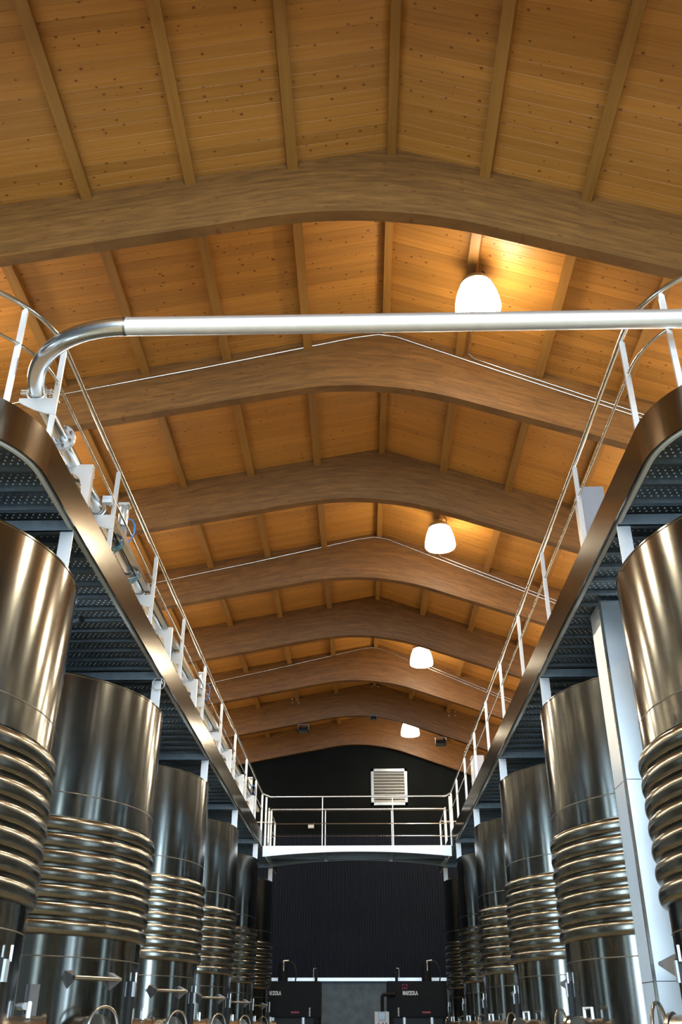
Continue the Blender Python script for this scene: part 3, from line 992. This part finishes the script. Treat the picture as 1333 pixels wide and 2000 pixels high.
    mb.v = [F(*q) for q in mb.v]
    mb.build('probe_box', 'plastic', root)
    mb = MB().tube([F(TR, 0.10, 0.13), F(TR + 0.16, 0.10, 0.13)], 0.03, 12)
    mb.build('sample_tap', 'satin', root, 40)
    return root
tank0 = make_tank()
tlabL = ['nearest ribbed steel tank of the left row, cut off by the left edge',
         'second ribbed steel tank of the left row, the one shown largest and whole',
         'third ribbed steel tank from the camera in the left row',
         'fourth ribbed steel tank from the camera in the left row, beside the black cable',
         'fifth ribbed steel tank from the camera in the left row',
         'last and smallest ribbed steel tank of the left row, beside the left press']
tlabR = ['nearest ribbed steel tank of the right row, in front of the square duct',
         'second ribbed steel tank of the right row, partly behind the square duct',
         'third ribbed steel tank from the camera in the right row',
         'fourth ribbed steel tank from the camera in the right row',
         'fifth ribbed steel tank from the camera in the right row',
         'last and smallest ribbed steel tank of the right row, beside the right press']
for k in range(6):
    for sd in (0, 1):
        o = tank0 if (k == 0 and sd == 0) else copy_tree(tank0)
        o.location = (-4.05, SYC[k], 0) if sd == 0 else (3.80, SYC[k], 0)
        o.rotation_euler = (0, 0, 0 if sd == 0 else math.pi)
        tag(o, (tlabL, tlabR)[sd][k], 'tank', ('tanks in the left row', 'tanks in the right row')[sd])

# square duct between the first two right tanks
du = empty('steel_duct', (2.82, 8.84, ZFL))
hz = 3.73 - ZFL
for k, (z0, z1) in enumerate(((0.0, 1.95), (1.955, 3.6), (3.605, hz))):
    MB().box(-0.40, 0.40, -0.22, 0.20, z0, z1).build('duct_section', 'duct' if 'duct' in M else 'satin', du)
for z in (1.95, 3.60):
    MB().box(-0.403, 0.403, -0.223, 0.203, z, z + 0.006).build('joint_strip', 'weld', du)
MB().box(-0.42, -0.395, -0.235, -0.215, 0.0, hz - 0.01).build('corner_strip', 'rail', du)
tag(du, 'tall square stainless duct rising between the first two right tanks', 'duct')

# wire loop on the second left strut and the black cable by the fourth left tank
lp = empty('wire_loop', (-2.44, SYC[1] - 0.05, 3.58))
ring = [(0.075 * math.cos(a), 0.0, 0.075 * math.sin(a)) for a in [2 * math.pi * k / 24 for k in range(25)]]
MB().tube(ring, 0.005, 6).build('loop', 'satin', lp, 60)
MB().tube([(0.03, 0, 0.07), (0.035, 0.0, 0.02), (0.055, 0, 0.0)], 0.006, 6).build('tie', 'satin', lp, 60)
tag(lp, 'loop of thin wire hanging on the strut above the second left tank', 'wire')
hc = MB().tube([(-3.02, 16.60, 3.3), (-2.92, 16.66, 2.5), (-2.85, 16.75, 1.6), (-2.80, 16.80, 1.1), (-2.92, 16.68, 0.75), (-2.96, 16.66, 0.3), (-2.98, 16.62, -0.4), (-2.98, 16.62, ZFL)], 0.012, 8)
tag(hc.build('hanging_cable', 'black', None, 60), 'thin black cable hanging down in front of the fourth left tank', 'cable')

# ------------------------------------------------------------------ presses at the far end
def text_mesh(body, size, mat):
    cu = D.curves.new('txt', 'FONT')
    cu.body = body
    cu.size = size
    cu.offset = 0.008
    cu.extrude = 0.003
    cu.space_character = 1.05
    to = D.objects.new('txt', cu)
    C.objects.link(to)
    dg = bpy.context.evaluated_depsgraph_get()
    me = D.meshes.new_from_object(to.evaluated_get(dg))
    me.name = 'lettering'
    me.materials.clear()
    me.materials.append(M[mat])
    D.objects.remove(to)
    return me
word = text_mesh('MARZOLA', 0.145, 'white')
PYF = 29.0
def make_press(x0, x1, cyl_x, rod_x, text_x, label, left):
    root = empty('wine_press', ((x0 + x1) / 2, PYF, ZFL))
    ox, oy, oz = (x0 + x1) / 2, PYF, ZFL
    def pt(mb, name, mat, smooth=None, parent=root):
        mb.v = [(a - ox, b_ - oy, c_ - oz) for a, b_, c_ in mb.v]
        return mb.build(name, mat, parent, smooth)
    pt(MB().box(x0, x1, PYF, PYF + 1.5, 0.135, 1.03), 'housing', 'press')
    pt(MB().box(x0 + 0.03, x1 - 0.03, PYF - 0.018, PYF, 0.16, 1.00), 'front_panel', 'press')
    pt(MB().box(x0 + 0.1, x1 - 0.1, PYF + 0.15, PYF + 1.4, ZFL + 0.35, 0.135), 'press_cage', 'black')
    for xx in (x0 + 0.45, x1 - 0.45):
        pt(MB().tube([(xx, PYF + 0.06, ZFL), (xx, PYF + 0.06, 0.14)], 0.045, 12), 'guide_column', 'satin', 40)
    for xx in (x0 + 0.08, x1 - 0.08):
        for yy in (PYF + 0.08, PYF + 1.42):
            pt(MB().box(xx - 0.07, xx + 0.07, yy - 0.07, yy + 0.07, ZFL, 0.14), 'leg', 'press')
    pt(MB().tube([(cyl_x, PYF + 0.4, 1.03), (cyl_x, PYF + 0.4, 1.50)], 0.14, 20), 'ram_cylinder', 'press', 40)
    pt(MB().tube([(cyl_x + 0.02, PYF + 0.28, 1.30), (cyl_x + 0.02, PYF + 0.28, 1.555), (cyl_x + 0.16, PYF + 0.30, 1.565)], 0.022, 8), 'pipe_elbow', 'satin', 50)
    pt(MB().tube([(cyl_x + 0.15, PYF + 0.3, 1.565), (cyl_x + 0.27, PYF + 0.3, 1.52), (cyl_x + 0.36, PYF + 0.3, 1.38), (cyl_x + 0.39, PYF + 0.3, 1.2), (cyl_x + 0.36, PYF + 0.3, 1.03)], 0.02, 8), 'hydraulic_hose', 'black', 60)
    pt(MB().box(rod_x - 0.04, rod_x + 0.04, PYF + 0.3, PYF + 0.38, 1.03, 1.36), 'guide_post', 'press')
    sgn = -1 if left else 1
    pt(MB().tube([(rod_x + sgn * 0.07, PYF + 0.29, 1.04), (rod_x + sgn * 0.07, PYF + 0.29, 1.36), (rod_x, PYF + 0.29, 1.365)], 0.011, 6), 'sensor_rod', 'satin', 50)
    t = link('lettering', word, root, (text_x - ox, -0.022, 0.685 - oz), (math.radians(90), 0, 0))
    t.scale = (0.60, 0.92, 1)
    em = MB()
    for (dx, dz, r) in ((0, 0.0, 0.055), (-0.035, 0.035, 0.035), (0.035, 0.035, 0.035), (-0.04, -0.03, 0.033), (0.04, -0.03, 0.033)):
        em.tube([(text_x + 0.065 + dx, PYF - 0.018, 0.885 + dz), (text_x + 0.065 + dx, PYF - 0.022, 0.885 + dz)], r, 14)
    pt(em, 'emblem', 'red')
    pt(MB().box(x0 + 0.95, x0 + 1.18, PYF - 0.021, PYF - 0.018, 0.235, 0.28), 'red_marking', 'red')
    xe = (x1 - 0.27) if left else (x0 + 0.29)
    for j in range(5):
        pt(MB().box(xe - 0.02, xe + 0.02, PYF - 0.021, PYF - 0.018, 0.16 + j * 0.045, 0.19 + j * 0.045), 'warning_label', 'white')
    return tag(root, label, 'press', 'presses at the end of the aisle')
make_press(-2.98, -1.24, -2.31, -1.36, -2.74, 'dark grey wine press on the left of the end wall, partly behind a tank', True)
make_press(0.66, 2.32, 1.79, 0.93, 1.08, 'dark grey wine press on the right of the end wall', False)
# side post with box between the right press and its console
cs = empty('control_console', (0.48, 28.6, ZFL))
MB().box(-0.195, 0.195, -0.03, 0.09, 1.40, 1.92).build('panel_box', 'white', cs)
MB().box(-0.075, 0.085, -0.036, -0.031, 1.72, 1.885).build('screen', 'screen', cs)
MB().box(-0.09, 0.10, -0.0355, -0.0305, 1.705, 1.90).build('screen_bezel', 'plastic', cs)
for dx, mt in ((-0.09, 'red'), (0.03, 'black'), (0.11, 'black')):
    MB().tube([(dx, -0.05, 1.645), (dx, -0.03, 1.645)], 0.018, 10).build('push_button', mt, cs, 40)
MB().tube([(0.02, 0.05, 1.92), (0.02, 0.05, 2.28), (0.06, 0.05, 2.33), (0.35, 0.15, 2.34), (0.37, 0.35, 2.40)], 0.05, 12).build('swing_arm', 'press', cs, 50)
MB().box(-0.05, 0.05, 0.02, 0.08, 0.0, 1.40).build('stand', 'press', cs)
MB().box(-0.22, 0.22, -0.18, 0.26, 0.0, 0.02).build('base_plate', 'press', cs)
tag(cs, 'white touch-screen control console with swing arm beside the right press', 'console')

# louvred vent and emergency light on the gable wall
lv = empty('wall_vent', (0.935, YB, 7.03))
fw, fh = 0.615, 0.605
MB().box(-fw, fw, -0.05, 0, fh - 0.09, fh).box(-fw, fw, -0.05, 0, -fh, -fh + 0.09).box(-fw, -fw + 0.09, -0.05, 0, -fh, fh).box(fw - 0.09, fw, -0.05, 0, -fh, fh).build('frame', 'vent', lv)
for k in range(10):
    z = -fh + 0.10 + k * 0.1015
    MB().prism([(-0.052, z), (-0.048, z - 0.004), (-0.004, z + 0.085), (-0.008, z + 0.089)], -fw + 0.09, fw - 0.09, 'x').build('slat', 'vent', lv)
tag(lv, 'square aluminium louvred vent high on the black gable wall', 'vent')
elt = empty('emergency_light', (-1.71, YB, 5.75))
MB().box(-0.10, 0.10, -0.06, 0, -0.07, 0.05).build('housing', 'beige', elt)
MB().box(-0.085, 0.085, -0.066, -0.06, -0.05, 0.03).build('diffuser', 'white', elt)
MB().tube([(0.09, -0.03, 0.05), (0.09, -0.03, 0.12)], 0.008, 6).build('cable_entry', 'beige', elt, 40)
tag(elt, 'small pale emergency light on the black wall behind the bridge', 'light')

# ------------------------------------------------------------------ lift everything from eye level to floor level
for o in SC.objects:
    if o.parent is None and o.type in ('MESH', 'EMPTY'):
        o.location.z += H
